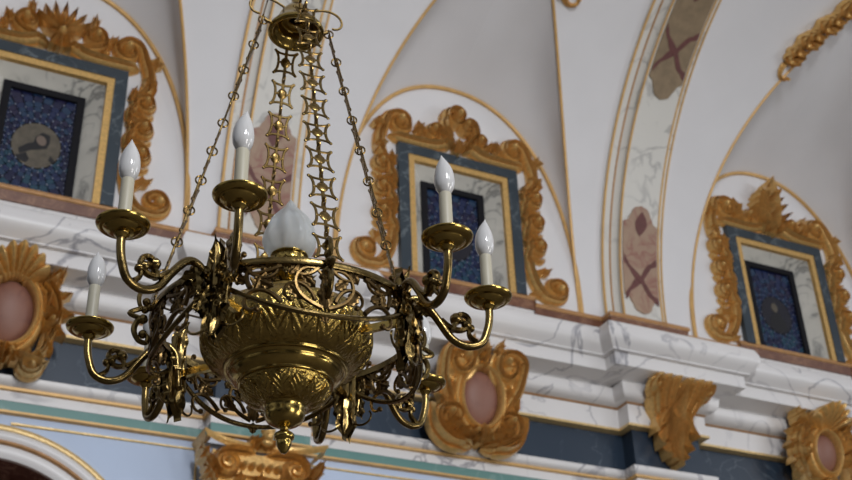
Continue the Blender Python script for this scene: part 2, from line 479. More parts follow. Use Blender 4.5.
# ------------------------------------------------------------------ windows
def stained(mb, variant):
    """mosaic of glass pieces, local u,w about the centre of the pane, pane 0.48 x 0.84"""
    A, B = .226, .425; rnd = random.Random(variant+11)
    def piece(poly, mi, y=-.004):
        q = []
        for (x, z) in poly: q.append((max(-A, min(A, x)), max(-B, min(B, z))))
        area = 0
        for i in range(len(q)): area += q[i][0]*q[(i+1) % len(q)][1]-q[(i+1) % len(q)][0]*q[i][1]
        if abs(area) < 2e-4: return
        n = len(q)
        mb.add([(x, y, z) for x, z in q]+[(x, .004, z) for x, z in q], [tuple(range(n))]+[(i, i+n, (i+1) % n+n, (i+1) % n) for i in range(n)], mi)
    rx, rz = .165, .185; nseg = 32
    cz = .0 if variant != 1 else -.02
    radii = [1.0, 1.15, 1.31, 1.49, 1.69, 1.92, 2.2, 2.55, 3.0]
    for i in range(len(radii)-1):
        for k in range(nseg):
            a0 = 2*pi*(k+.06)/nseg; a1 = 2*pi*(k+.94)/nseg
            r0, r1 = radii[i]+.018, radii[i+1]-.018
            am = (a0+a1)/2
            poly = [(rx*r0*cos(a0), cz+rz*r0*sin(a0)), (rx*r0*cos(a1), cz+rz*r0*sin(a1)), (rx*r1*cos(a1), cz+rz*r1*sin(a1)), (rx*r1*cos(am), cz+rz*(r1+.04)*sin(am)), (rx*r1*cos(a0), cz+rz*r1*sin(a0))]
            mi = [0, 1, 2, 1, 0, 4, 2][(i+k*2+rnd.randint(0, 1)) % 7] if sin(am) > -.2 else [2, 3, 1, 2, 0, 3, 1][(i+k+rnd.randint(0, 1)) % 7]
            piece(poly, mi)
    for i in range(len(radii)-1):           # small pale flecks where the lead lines meet
        for k in range(nseg):
            a = 2*pi*k/nseg; r = radii[i]
            x, z = rx*r*cos(a), cz+rz*r*sin(a)
            if abs(x) < A-.01 and abs(z) < B-.01 and (k+i) % 2 == 0:
                s_ = .006 if variant != 1 else .004
                piece2 = [(x-s_, z), (x, z-s_), (x+s_, z), (x, z+s_)]
                mb.add([(q[0], -.008, q[1]) for q in piece2]+[(q[0], .0, q[1]) for q in piece2], [(0, 1, 2, 3), (0, 4, 5, 1), (1, 5, 6, 2), (2, 6, 7, 3), (3, 7, 4, 0)], 6)
    disc = [(rx*.97*cos(2*pi*k/40), cz+rz*.97*sin(2*pi*k/40)) for k in range(40)]
    piece(disc, 7 if variant == -1 else 5)
    def blob(pts, mi, y): 
        n = len(pts); mb.add([(x, y, z+cz) for x, z in pts]+[(x, 0, z+cz) for x, z in pts], [tuple(range(n))]+[(i, i+n, (i+1) % n+n, (i+1) % n) for i in range(n)], mi)
    def oval(x, z, a, b, n=16, rot=0.): return [(x+a*cos(t)*cos(rot)-b*sin(t)*sin(rot), z+a*cos(t)*sin(rot)+b*sin(t)*cos(rot)) for t in [2*pi*i/n for i in range(n)]]
    if variant == -1:      # a hooded figure in profile, head turned left
        blob([(-.10, -.09), (-.11, -.05), (-.06, .0), (-.02, .02), (-.01, .07), (.03, .115), (.08, .10), (.085, .04), (.07, -.01), (.04, -.02), (.02, -.03), (-.03, -.045)], 9, -.006)
        blob(oval(.028, .045, .032, .042, rot=.4), 8, -.008)
        blob([(-.12, -.11), (-.06, -.07), (-.03, -.12), (-.05, -.15), (-.10, -.14)], 9, -.006)
        blob([(.10, -.06), (.14, -.10), (.12, -.12), (.09, -.10)], 9, -.006)
    elif variant == 0:
        blob([(-.09, -.15), (-.08, -.04), (-.03, .03), (.03, .03), (.08, -.04), (.09, -.15)], 5, -.006)
        blob(oval(0, .07, .038, .05), 7, -.007)
    else:
        blob([(-.10, -.13), (-.07, -.02), (-.02, .03), (.04, .02), (.08, -.05), (.10, -.13), (.0, -.17)], 9, -.006)
        blob(oval(-.01, .07, .034, .045), 7, -.007)
    # bead border
    for sx in (-1, 1):
        for i in range(22):
            z = -B+.02+i*(2*B-.04)/21
            q = [(sx*(A-.012)-.004, z), (sx*(A-.012), z-.004), (sx*(A-.012)+.004, z), (sx*(A-.012), z+.004)]
            mb.add([(x, -.008, z2) for x, z2 in q], [(0, 1, 2, 3)], 6)
for n_, (k, xc) in enumerate(XC.items()):
    root = empty('window_%d' % (n_+1), (xc, YW, 6.09))
    tag(root, ['stained glass window with a dark hooded figure in a round medallion, leftmost in the photo', 'middle stained glass window behind the candle bulbs', 'right hand stained glass window with a tall gilded leaf above its frame'][n_], 'window', kind='structure')
    mb = MB(); yf = YW-.05
    for sg in (-1, 1):
        a, b = sorted((xc+sg*.436, xc+sg*.524)); mb.box(a, b, yf, YW+.01, 6.085, 7.131)
    mb.box(xc-.524, xc+.524, yf, YW+.01, 7.131, 7.217)
    mb.build('marble_frame', M['grey_blue'], root, smooth=False)
    mb = MB()
    pts = [(xc-.412, YW-.02, 6.085), (xc-.412, YW-.02, 7.107), (xc+.412, YW-.02, 7.107), (xc+.412, YW-.02, 6.085)]
    for i in range(3):
        a, b = pts[i], pts[i+1]
        if i == 1: mb.box(a[0]-.025, b[0]+.025, YW-.042, YW+.01, a[2]-.025, a[2]+.025)
        else: mb.box(a[0]-.025, a[0]+.025, YW-.042, YW+.01, 6.085, 7.082)
    mb.build('gilt_moulding', M['gilt'], root, smooth=False)
    mb = MB(); yo, yi = YW-.01, YW+.10
    O = [(xc-.392, 6.085), (xc-.392, 7.09), (xc+.392, 7.09), (xc+.392, 6.085)]
    I = [(xc-.272, 6.085), (xc-.272, 6.99), (xc+.272, 6.99), (xc+.272, 6.085)]
    for i in range(3):
        mb.add([(O[i][0], yo, O[i][1]), (O[i+1][0], yo, O[i+1][1]), (I[i+1][0], yi, I[i+1][1]), (I[i][0], yi, I[i][1])], [(0, 1, 2, 3)])
    mb.add([(O[0][0], yo, 6.09), (O[3][0], yo, 6.09), (I[3][0], yi, 6.12), (I[0][0], yi, 6.12)], [(3, 2, 1, 0)])
    mb.build('marble_reveal', M['marble_reveal'], root, smooth=False)
    mb = MB()
    for sg in (-1, 1):
        a, b = sorted((xc+sg*.222, xc+sg*.275)); mb.box(a, b, yi-.02, yi+.03, 6.08, 6.995)
    mb.box(xc-.222, xc+.222, yi-.02, yi+.03, 6.945, 6.995); mb.box(xc-.222, xc+.222, yi-.02, yi+.03, 6.08, 6.112)
    mb.add([(xc-.27, yi+.02, 6.09), (xc+.27, yi+.02, 6.09), (xc+.27, yi+.02, 6.99), (xc-.27, yi+.02, 6.99)], [(0, 1, 2, 3)])
    mb.build('casement', M['lead'], root, smooth=False)
    mb = MB(); stained(mb, k)
    mb.v = [(x+xc, y+yi+.008, z+6.53) for x, y, z in mb.v]
    mb.build('stained_pane', [M['glass%d' % i] for i in range(6)]+[M['fleck'], M['glass_grey'], M['glass_skin'], M['glass_black']], root, smooth=False, origin=(xc, yi, 6.53))

# ------------------------------------------------------------------ gilded window surrounds
def wall_map(xc, y, z=0., sg=1): return lambda u, w, h: (xc+sg*u, y-.002-1.4*max(h, 0.), z+w)
surround_labels = {-1: ('gilded carved surround with a wide palmette crest, round the leftmost window', 'wide'),
                   0: ('gilded carved surround with a curled scroll crest, round the middle window', 'scroll'),
                   1: ('gilded carved surround with a tall leaf crest, round the right hand window', 'leaf')}
for k, xc in XC.items():
    lab, kind = surround_labels[k]
    root = empty('carved_surround', (xc, YW, 6.09)); tag(root, lab, 'carved frame', 'gilded window surrounds', 'thing')
    for sg in (-1, 1):
        f = wall_map(xc, YW, 0, sg)
        mb = MB()     # foot: a big scroll lying on the sill
        scroll(mb, f, spiral_pts((.795, 6.195), .105, .030, -115, 1.30, [(.575, 6.50), (.580, 6.34), (.62, 6.20), (.69, 6.11)]), .052, .026, .075, 2)
        leaf(mb, f, (.60, 6.28), .25, .17, .045, 2, .055, .02, .3)
        ribbon(mb, f, [(.57, 6.12), (.60, 6.115), (.66, 6.11), (.72, 6.11)], .03, .03, .05)
        mb.build('foot_volute', M['gilt'], root)
        mb = MB()     # side: C scrolls climbing the jamb
        for w in (6.53, 6.75, 6.97):
            scroll(mb, f, spiral_pts((.665, w), .082, .024, 205, -1.35, [(.555, w-.19), (.565, w-.09)]), .040, .020, .075, 2)
            ribbon(mb, f, [(q.x, q.y) for q in smooth_path([(.555, w-.12, 0), (.60, w-.09, 0), (.68, w-.115, 0), (.735, w-.07, 0)], 6)], .030, .018, .06, None, 1)
            leaf(mb, f, (.56, w+.0), 1.45, .13, .032, 2, .055, .02, -.2)
        mb.build('side_carving', M['gilt'], root)
        mb = MB()     # shoulder, rising into a scroll that breaks towards the middle
        scroll(mb, f, spiral_pts((.505, 7.395), .115, .032, 5, 1.25, [(.58, 7.02), (.665, 7.10), (.675, 7.22), (.645, 7.32)]), .060, .026, .085, 2)
        ribbon(mb, f, [(q.x, q.y) for q in smooth_path([(.60, 7.27, 0), (.46, 7.265, 0), (.32, 7.262, 0), (.20, 7.275, 0), (.09, 7.33, 0)], 7)], .050, .058, .075, None, 2)
        leaf(mb, f, (.62, 7.16), -.2, .13, .045, 2, .07, .03, -.9)
        leaf(mb, f, (.64, 7.32), .5, .11, .04, 2, .07, .03, -.9)
        leaf(mb, f, (.33, 7.29), 1.0, .13, .042, 2, .06, .03, .9)
        mb.build('top_scroll', M['gilt'], root)
    f = wall_map(xc, YW); mb = MB()
    if kind == 'wide':
        for i in range(7):
            a = pi/2+(i-3)*.33; leaf(mb, f, (.03, 7.37), a, .255-.014*abs(i-3), .044, 1, .085, .04)
        for sg in (-1, 1):
            g = lambda u, w, h, s=sg: f(.03+s*u, w, h)
            scroll(mb, g, spiral_pts((.235, 7.435), .088, .026, -60, 1.35, [(.04, 7.28), (.13, 7.30), (.22, 7.33)]), .042, .022, .085, 2)
            leaf(mb, g, (.20, 7.50), 1.0, .11, .04, 2, .07, .03, .8); leaf(mb, g, (.30, 7.42), .1, .10, .04, 2, .06, .03, .8)
        leaf(mb, f, (.03, 7.38), -pi/2, .17, .055, 1, .09, .03)
        for q in (-1, 1): leaf(mb, f, (.03, 7.36), -pi/2+q*.55, .14, .04, 1, .08, .03)
        knob(mb, f, (.03, 7.37), .04, .12)
    elif kind == 'scroll':
        scroll(mb, f, spiral_pts((-.015, 7.575), .095, .028, 200, -1.4, [(-.02, 7.30), (-.10, 7.38), (-.13, 7.48)]), .048, .026, .11, 2)
        scroll(mb, f, spiral_pts((.085, 7.505), .070, .022, 20, 1.3, [(.03, 7.30), (.12, 7.36), (.165, 7.44)]), .040, .020, .10, 2)
        for sg in (-1, 1):
            g = lambda u, w, h, s=sg: f(-.015+s*u, w, h)
            scroll(mb, g, spiral_pts((.205, 7.385), .075, .022, 200, -1.3, [(.06, 7.27), (.105, 7.30)]), .038, .020, .09, 2)
            leaf(mb, g, (.05, 7.29), 1.0, .17, .045, 2, .09, .03, -.3)
            leaf(mb, g, (.26, 7.36), .3, .11, .04, 2, .06, .03, .7)
        leaf(mb, f, (-.015, 7.36), -pi/2, .15, .055, 2, .08, .02)
    else:
        leaf(mb, f, (-.02, 7.25), pi/2+.05, .50, .075, 3, .15, .06, -.1)
        for sg in (-1, 1):
            g = lambda u, w, h, s=sg: f(-.02+s*u, w, h)
            for (w, a, L) in ((7.30, .95, .24), (7.38, 1.05, .22), (7.46, 1.12, .19), (7.53, 1.2, .15)):
                leaf(mb, g, (.015, w), a, L, .045, 1, .10, .05, -.5)
            scroll(mb, g, spiral_pts((.235, 7.37), .068, .022, 200, -1.3, [(.05, 7.26), (.12, 7.29)]), .036, .020, .08, 2)
            leaf(mb, g, (.32, 7.32), 1.25, .19, .05, 2, .07, .03, -.3); leaf(mb, g, (.33, 7.30), .8, .14, .04, 2, .06, .03, -.3)
        leaf(mb, f, (-.02, 7.32), -pi/2, .11, .05, 1, .08, .02)
    mb.build('crest', M['gilt'], root)

# ------------------------------------------------------------------ cartouches on the frieze
def cartouche(xc, zc, lab, top, ax=.145, az=.205, k_=1.):
    ym = YW-.11
    root = empty('cartouche', (xc, ym, zc-.36)); tag(root, lab, 'cartouche', 'gilded cartouches on the frieze')
    f0 = lambda u, w, h: (xc+u*k_, ym-h*1.1-.16*(w+.34), zc+w*.96)     # leans forward at the top
    mb = MB(); rows = []
    for i in range(9):
        a = pi/2*i/8
        rows.append([f0(ax*cos(a)*cos(t)+1e-6, az*cos(a)*sin(t), .03+.07*sin(a)) for t in [2*pi*q/36 for q in range(36)]])
    mb.grid(rows, True); tag(mb.build('medallion', M['pink_stone'], root), 'oval dusky pink stone')
    mb = MB()
    for (rr, w, d) in ((1.08, .022, .115), (1.26, .026, .085)):
        rows = []
        for q in range(49):
            t = 2*pi*q/48; x, y = ax*rr*cos(t), az*rr*sin(t)
            nx, ny = cos(t)/ax, sin(t)/az; ll = hypot(nx, ny); nx /= ll; ny /= ll
            rows.append([f0(x+nx*w*v, y+ny*w*v, -.1 if abs(v) == 1 else d*sqrt(1-v*v)) for v in (-1, -.9, -.6, -.3, 0, .3, .6, .9, 1)])
        mb.grid(rows)
    mb.build('oval_frame', M['gilt'], root)
    for sg in (-1, 1):
        f = lambda u, w, h, s=sg: f0(s*u, w, h)
        if top == 'scroll':
            mb = MB()
            def fr(u, w, h): return f(u, w, h+.10*max(0., min(1., (w+.05)/.3)))
            scroll(mb, fr, spiral_pts((.185, .225), .125, .035, -20, 1.45, [(.205, -.12), (.235, -.02), (.285, .08)]), .050, .024, .10, 2)
            ribbon(mb, fr, spiral_pts((.185, .225), .085, .085, 0, 1.0), .06, .06, .03)
            leaf(mb, fr, (.175, .22), .3, .10, .045, 2, .06, .04); knob(mb, fr, (.185, .225), .06, .05)
            leaf(mb, fr, (.09, .30), 1.3, .10, .035, 2, .06, .04)
            mb.build('upper_volute', M['gilt'], root)
            mb = MB()
            ribbon(mb, f, [(q.x, q.y) for q in smooth_path([(.19, .14, 0), (.235, .05, 0), (.225, -.05, 0), (.20, -.12, 0)], 7)], .030, .030, .10)
            leaf(mb, f, (.235, .08), -.7, .15, .05, 1, .08, .03, -1.0); leaf(mb, f, (.235, .0), -1.0, .13, .04, 1, .07, .03, -.6)
            mb.build('side_leaf', M['gilt'], root)
            mb = MB()
            scroll(mb, f, spiral_pts((.215, -.165), .115, .028, -75, 1.35, [(.03, -.335), (.11, -.335), (.19, -.305)]), .046, .022, .12, 2, .02)
            ribbon(mb, f, [(q.x, q.y) for q in smooth_path([(.35, -.06, 0), (.355, -.18, 0), (.31, -.28, 0), (.22, -.34, 0), (.10, -.35, 0)], 7)], .032, .040, .10, None, 1)
            leaf(mb, f, (.13, -.21), -.4, .13, .05, 3, .11, .03, .7); leaf(mb, f, (.05, -.27), -.2, .13, .045, 3, .12, .03, .5)
            mb.build('lower_volute', M['gilt'], root)
        else:
            mb = MB()
            scroll(mb, f, spiral_pts((.135, .245), .062, .020, -60, 1.5, [(.20, .08), (.205, .15)]), .036, .018, .14, 2)
            scroll(mb, f, spiral_pts((.225, -.02), .06, .020, 120, -1.4, [(.17, .14), (.19, .08)]), .032, .018, .15, 1)
            leaf(mb, f, (.17, .20), .5, .16, .05, 3, .12, .05, .6)
            mb.build('upper_volute', M['gilt'], root)
            mb = MB()
            ribbon(mb, f, [(q.x, q.y) for q in smooth_path([(.15, .25, 0), (.245, .17, 0), (.285, .05, 0), (.265, -.08, 0), (.215, -.20, 0)], 7)], .034, .030, .12, None, 2)
            for q, (u, w, a) in enumerate(((.27, .14, .5), (.30, .05, .0), (.285, -.05, -.4), (.25, -.14, -.7))): leaf(mb, f, (u-.03, w), a, .10, .032, 1, .09, .04, -.5)
            mb.build('side_leaf', M['gilt'], root)
            mb = MB()
            scroll(mb, f, spiral_pts((.16, -.30), .075, .022, 60, -1.3, [(.225, -.05), (.235, -.16), (.215, -.22)]), .042, .020, .12, 2)
            leaf(mb, f, (.06, -.25), -.5, .20, .06, 4, .12, .03, .6)
            mb.build('lower_volute', M['gilt_pale'], root)
    mb = MB()
    for a in (-2.3, -1.57, -.84): leaf(mb, f0, (0, -.21), a, .13, .045, 3, .12, .04)
    for q in (-1, 1): knob(mb, f0, (q*.045, -.255), .03, .15)
    leaf(mb, f0, (0, -.20), -pi/2, .12, .04, 2, .14, .04)
    mb.build('bottom_leaves', M['gilt'], root)
    mb = MB()
    if top == 'scroll': leaf(mb, f0, (.0, .20), pi/2, .18, .042, 3, .16, .06)
    else:
        shell(mb, lambda u, w, h: f0(u, w, h+.75*max(0, w-.20)), (0, .15), pi/2, .205, 2.4, 7, .17, .25)
    mb.build('crest', M['gilt'], root)
cartouche(3.815, 5.065, 'gilded cartouche with two big rolled volutes, on the frieze right of the chandelier', 'scroll')
cartouche(.68, 5.10, 'gilded cartouche with a ribbed shell on top, at the left edge of the photo', 'shell')
cartouche(6.87, 5.10, 'gilded cartouche with a ribbed shell, in the bottom right corner', 'shell', .125, .16)

# acanthus corbels in the frieze on the piers
for xp, lab in ((PIERS[3], 'gilded acanthus leaf corbel under the marble cornice, right of the middle cartouche'),):
    root = empty('corbel', (xp, YW-PJ, 4.85)); tag(root, lab, 'corbel', 'acanthus corbels')
    def f(u, w, h, xp=xp):
        t = max(0., min(1., (w-4.84)/.55)); return (xp+u, YW-PJ-h-.02-.26*t**2.2, w)
    mb = MB()
    leaf(mb, f, (0, 5.36), -pi/2, .57, .066, 2, .16, .05, 0)
    for sg in (-1, 1):
        g = lambda u, w, h, s=sg: f(s*u, w, h)
        for (u, w, a, L, W) in ((.055, 5.22, -.80, .23, .050), (.045, 5.11, -.95, .20, .046), (.03, 5.01, -1.1, .16, .040), (.018, 4.95, -1.32, .12, .034)):
            leaf(mb, g, (u, w), a, L, W, 1, .075, .09, -.4)
    mb.build('acanthus_leaf', M['gilt'], root)
    mb = MB()
    for i, u in enumerate((-.2, -.13, -.05, .05, .13, .2)):
        ribbon(mb, f, [(p.x, p.y) for p in smooth_path([(u*1.08, 5.42, 0), (u*1.05, 5.32, 0), (u*.8, 5.2, 0), (u*.45, 5.06, 0)], 6)], .036, .018, .10, None, 1, -.08)
    for sg in (-1, 1):
        g = lambda u, w, h, s=sg: f(s*u, w, h)
        scroll(mb, g, spiral_pts((.215, 5.33), .055, .018, 100, -1.4), .026, .014, .11, 1)
    mb.build('ribbed_top', M['gilt'], root)
    mb = MB()
    mb.box(xp-.20, xp+.20, YW-PJ-.23, YW-PJ+.0, 5.36, 5.41)
    mb.build('core', M['gilt'], root, smooth=False)

# pilasters and their gilded capitals
for i, xp in enumerate(PIERS[1:-1]):
    mb = MB(); mb.box(xp-.27, xp+.27, YW-.11, YW, 0, 4.22)
    tag(mb.build('wall_pilaster_%d' % (i+1), M['marble'], smooth=False), kind='structure', label='white marble pilaster on a pier')
def capital(xp, lab):
    yf = YW-.13
    root = empty('capital', (xp, yf, 4.2)); tag(root, lab, 'capital', 'gilded pilaster capitals')
    f = lambda u, w, h: (xp+u, yf-h, w)
    mb = MB(); rows = []
    for (z, e, d) in ((4.484, .0, .0), (4.486, .015, .01), (4.497, .02, .015), (4.508, .035, .03), (4.528, .035, .03), (4.53, .0, .0)):
        rows.append([(xp+u*(.36+e), yf-(.0+d+.13*abs(u)**2.4), z+.006*abs(u)**2) for u in [q/12-1 for q in range(25)]])
    mb.grid(rows)
    for sg in (-1, 1):
        mb.add([(xp+sg*.36, yf+.13, 4.47), (xp+sg*.38, yf-.12, 4.476), (xp+sg*.395, yf-.16, 4.535), (xp+sg*.395, yf+.13, 4.535)], [(0, 1, 2, 3)])
    mb.build('abacus', M['gilt'], root)
    for sg in (-1, 1):
        mb = MB(); g = lambda u, w, h, s=sg: f(s*u, w, h)
        scroll(mb, g, spiral_pts((.215, 4.368), .095, .018, 90, -2.1, [(.03, 4.46), (.12, 4.465)]), .024, .012, .13, 1)
        knob(mb, g, (.215, 4.368), .09, .075, 18)
        mb.build('volute', M['gilt'], root)
        mb = MB()
        leaf(mb, g, (.32, 4.30), 1.2, .17, .045, 3, .12, .05, -.2)
        leaf(mb, g, (.28, 4.20), 1.2, .16, .05, 4, .10, .05, -.3)
        mb.build('corner_leaf', M['gilt'], root)
    mb = MB()
    mb.box(xp-.30, xp+.30, yf-.02, YW, 4.18, 4.46)
    for q in range(5):
        u = (q-2)*.055; knob(mb, f, (u, 4.375), .026, .10, 10)
    ribbon(mb, f, [(-.22, 4.31), (0, 4.305), (.22, 4.31)], .018, .018, .08, .08)
    for q in range(3): leaf(mb, f, ((q-1)*.13, 4.15), pi/2, .17, .06, 4, .07, .04)
    mb.build('bell', M['gilt'], root)
    mb = MB()
    mb.ball((xp+.01, yf-.13, 4.555), .042, 12, 9, (.9, .95, 1.12))
    mb.ball((xp+.01, yf-.125, 4.583), .045, 12, 8, (1.05, 1.0, .75))
    mb.ball((xp+.0, yf-.172, 4.552), .009, 8, 6); mb.ball((xp+.008, yf-.12, 4.505), .03, 10, 6, (1.3, 1, .8))
    for sg in (-1, 1): leaf(mb, f, (.01, 4.505), pi/2-sg*1.4, .10, .028, 3, .12, .02, sg*.6)
    mb.build('carved_head', M['gilt'], root)
capital(PIERS[2], 'gilded scroll capital of the pilaster below the chandelier')
for i, xp in ((0, PIERS[1]), (1, PIERS[3])): pass

# painted panels on the ribs
def rib_panel(xp, th0, th1, mat, cross, lab, flip=1):
    o = .0795; W = .163
    root = empty('painted_panel', on_vault(xp, th0, o)); tag(root, lab, 'painted panel', 'painted panels on the vault ribs')
    L = radians(th1-th0)*RV
    def g(u, s, h): return on_vault(xp+u, th0+(s/L)*(th1-th0), o+h)
    mb = MB(); rows = []; n = 48
    for i in range(n+1):
        s = L*i/n; e = min(s, L-s)
        if e < .09: w = W*.55*sqrt(max(0., 1-((.09-e)/.09)**2))+.001
        elif e < .16: w = W*.62+ (W*.18)*((e-.09)/.07)
        else: w = W
        rows.append([g(w*q, s, h) for q, h in ((-1, -.02), (-1, .006), (-.5, .006), (0, .006), (.5, .006), (1, .006), (1, -.02))])
    mb.grid(rows, flip=True); mb.build('board', mat, root, sharp=30)
    mb = MB()
    for (c, ) in [(q,) for q in cross]:
        cs = c*L
        for (du, ds) in ((1, .9), (-1, .9), (1, -.9), (-1, -.9)):
            rows = []
            for i in range(13):
                t = i/12; u = du*W*.96*t; s = cs+ds*.20*t+.03*sin(pi*t)*du*ds
                w = .016+.016*abs(sin(pi*t*1.5))+.014*(1-t)
                rows.append([g(u, max(.01, min(L-.01, s-w)), .009), g(u, max(.01, min(L-.01, s+w)), .009)])
            mb.grid(rows, flip=du*1 > 0)
        rows = [[g(.028*r*cos(2*pi*q/14), cs+.036*r*sin(2*pi*q/14), .012) for q in range(14)] for r in (1., .02)]
        mb.grid(rows, True)
    mb.build('painted_cross', M['panel_dark'], root, smooth=False); mb = MB()
    for s0, d in ((L-.15, 1),):
        rows = []
        for i in range(9):
            t = i/8; rows.append([g(-.045*sin(pi*t)-.01, s0-.12+.2*t, .009), g(.05*sin(pi*t)+.01, s0-.12+.2*t+.02, .009)])
        mb.grid(rows, flip=True)
    mb.build('painted_petal', M['panel_dark'], root, smooth=False)
rib_panel(PIERS[3], .3, 20.0, M['panel_pink'], (.32,), 'pinkish brown painted panel at the foot of the right hand rib')
rib_panel(PIERS[3], 39.0, 62.0, M['panel_brown'], (.37,), 'brown painted panel with a dark red cross, high on the right hand rib')
rib_panel(PIERS[2], .3, 20.0, M['panel_pink'], (.32,), 'pinkish painted panel on the rib behind the chandelier chains')

# gilded garlands on the vault beside the lunette points
def garland(k, sg, th0, th1, lab):
    xc = bay(k); pts = []
    for i in range(9):
        th = lerp(th0, th1, i/8); pts.append((xc+sg*(groin(th)+.10), th))
    y, z = barrel(th0); root = empty('garland', (pts[0][0], y, z)); tag(root, lab, 'garland', 'gilded garlands on the vault')
    mid = pts[0]
    def f(u, w, h): return on_vault(mid[0]+u, th0+math.degrees(w/RV), .004+max(h, 0.))
    mb = MB(); rl = [(x-mid[0], radians(th-th0)*RV) for x, th in pts]
    ribbon(mb, f, rl, .03, .03, .04)
    mb.build('stem', M['gilt'], root)
    mb = MB()
    for i, (u, w) in enumerate(rl[:-1]):
        du, dw = rl[i+1][0]-u, rl[i+1][1]-w; a = atan2(dw, du)
        q_ = .16+.05*(i % 2); leaf(mb, f, (u, w), a+.95, q_, .042, 2, .07, .04, -.9); leaf(mb, f, (u, w), a-.95, .36-q_-.05, .042, 2, .07, .04, .9)
        knob(mb, f, (u+.02, w+.02), .032, .075)
    volute(mb, f, rl[0], atan2(rl[0][1]-rl[1][1], rl[0][0]-rl[1][0]), .22, 3, 24, .03, .012, .05)
    mb.build('leaves', M['gilt'], root)
garland(1, -1, 51.5, 66, 'gilded leaf garland beside the vault groin in the top right corner')
garland(0, 1, 51.0, 66, 'gilded leaf garland at the top edge, right of the middle vault cell')

# ------------------------------------------------------------------ the chandelier
CX, CY, CZ = .7853, 2.2095, 2.53
HEAD = radians(63.04)
UR = Vector((sin(HEAD), -cos(HEAD), 0)); VT = Vector((-cos(HEAD), -sin(HEAD), 0))
def A(az, r, z):                     # azimuth in degrees, radius, height -> world
    a = radians(az); q = UR*cos(a)*r+VT*sin(a)*r
    return Vector((CX+q.x, CY+q.y, z))
ch = empty('chandelier', (CX, CY, CZ))
tag(ch, 'large brass chandelier of candle bulbs hanging on four openwork chains', 'chandelier')
AX = (CX, CY, 0)
def dense(prof, n=6): return [(p.x, p.y) for p in smooth_path([(r, z, 0) for r, z in prof], n)]
def leafpat(reps, amp, t0, t1):
    def d(a, t):
        if t < t0 or t > t1: return 0.
        q = (t-t0)/(t1-t0); x = ((a*reps/(2*pi)) % 1)*2-1
        edge = min(1, q*8, (1-q)*8)
        bx = .92*sqrt(max(0, 1-((q-.42)/.58)**2)) if q > .42 else .92*(.45+.55*q/.42)
        if abs(x) > bx: return -amp*.5*edge
        return amp*edge*(.35+.65*(.5+.5*cos(2*pi*(4.5*q+1.9*abs(x)))))*(1 if abs(x) > .09 else 1.2)
    return d
# bowl
mb = MB()
prof = dense([(.066, 2.895), (.074, 2.882), (.10, 2.862), (.145, 2.842), (.160, 2.834), (.168, 2.828)], 6)
mb.lathe(prof, 96, AX)
prof = dense([(.168, 2.828), (.1755, 2.812), (.179, 2.787), (.176, 2.762), (.165, 2.742), (.150, 2.728), (.131, 2.719)], 9)
eb = MB(); eb.lathe(prof, 720, AX, leafpat(20, .0038, .06, .95))
prof = dense([(.131, 2.719), (.129, 2.713), (.123, 2.713), (.118, 2.708)], 4)+dense([(.118, 2.708), (.116, 2.700), (.108, 2.690), (.101, 2.685)], 5)[1:]+dense([(.101, 2.685), (.100, 2.680), (.094, 2.679)], 4)[1:]
mb.lathe(prof, 96, AX)
prof = dense([(.094, 2.679), (.090, 2.664), (.078, 2.650), (.062, 2.640), (.046, 2.634)], 9)
bowl = mb.build('bowl', M['brass'], ch, sharp=50)
eb.build('engraved_band', M['brass_cut'], bowl, sharp=60)
eb = MB(); eb.lathe(prof, 560, AX, leafpat(14, .0038, .05, .95)); eb.build('engraved_band', M['brass_cut'], bowl, sharp=60)
mb = MB()
for k in range(3):
    for az in (28, 32.5, 37): pass
mb.lathe(dense([(.046, 2.634), (.0435, 2.631), (.042, 2.625), (.041, 2.612), (.034, 2.600), (.020, 2.592), (.011, 2.588), (.009, 2.583), (.014, 2.579), (.020, 2.574), (.0205, 2.566), (.016, 2.560), (.0155, 2.552), (.011, 2.542), (.006, 2.535), (.001, 2.533)], 5), 48, AX)
mb.build('finial', M['brass'], ch)
# shade holder and flame shade
mb = MB()
mb.lathe(dense([(.067, 2.893), (.03, 2.897), (.016, 2.908), (.014, 2.922), (.022, 2.933), (.040, 2.943), (.043, 2.958), (.040, 2.968), (.036, 2.974), (.037, 2.986), (.041, 2.990), (.041, 2.995), (.036, 2.996)], 5), 48, AX)
holder = mb.build('shade_holder', M['brass'], ch)
for k in range(6):
    az = 30+60*k; mb = MB()
    R_ = A(az, 1, 0)-Vector((CX, CY, 0)); T_ = Vector((-R_.y, R_.x, 0))
    def f(u, w, h): return A(az, .048+h*.9+max(0, (w-2.943))*.35, 0)+T_*u+Vector((0, 0, w))
    leaf(mb, f, (0, 2.925), pi/2, .036, .013, 3, .005, .010, 0, True)
    mb.tube([A(az, .02, 2.930), A(az, .035, 2.924), A(az, .048, 2.938)], .004, 6)
    mb.build('holder_leaf', M['bronze'], holder)
mb = MB()
sp_ = dense([(.030, 3.006), (.047, 3.020), (.0575, 3.042), (.0585, 3.062), (.052, 3.088), (.040, 3.110), (.026, 3.128), (.014, 3.143), (.007, 3.156), (.001, 3.164)], 6)
rows = []
for i, (r, z) in enumerate(sp_):
    t = i/(len(sp_)-1)
    z -= .022
    rows.append([(CX+r*(1+.035*sin(9*(2*pi*q/90)+t*5.5)*sin(pi*min(1, t+.05)))*cos(2*pi*q/90), CY+r*(1+.035*sin(9*(2*pi*q/90)+t*5.5)*sin(pi*min(1, t+.05)))*sin(2*pi*q/90), z) for q in range(90)])
mb.grid(rows, True)
tag(mb.build('flame_shade', M['frosted'], ch), 'frosted glass shade shaped like a flame')

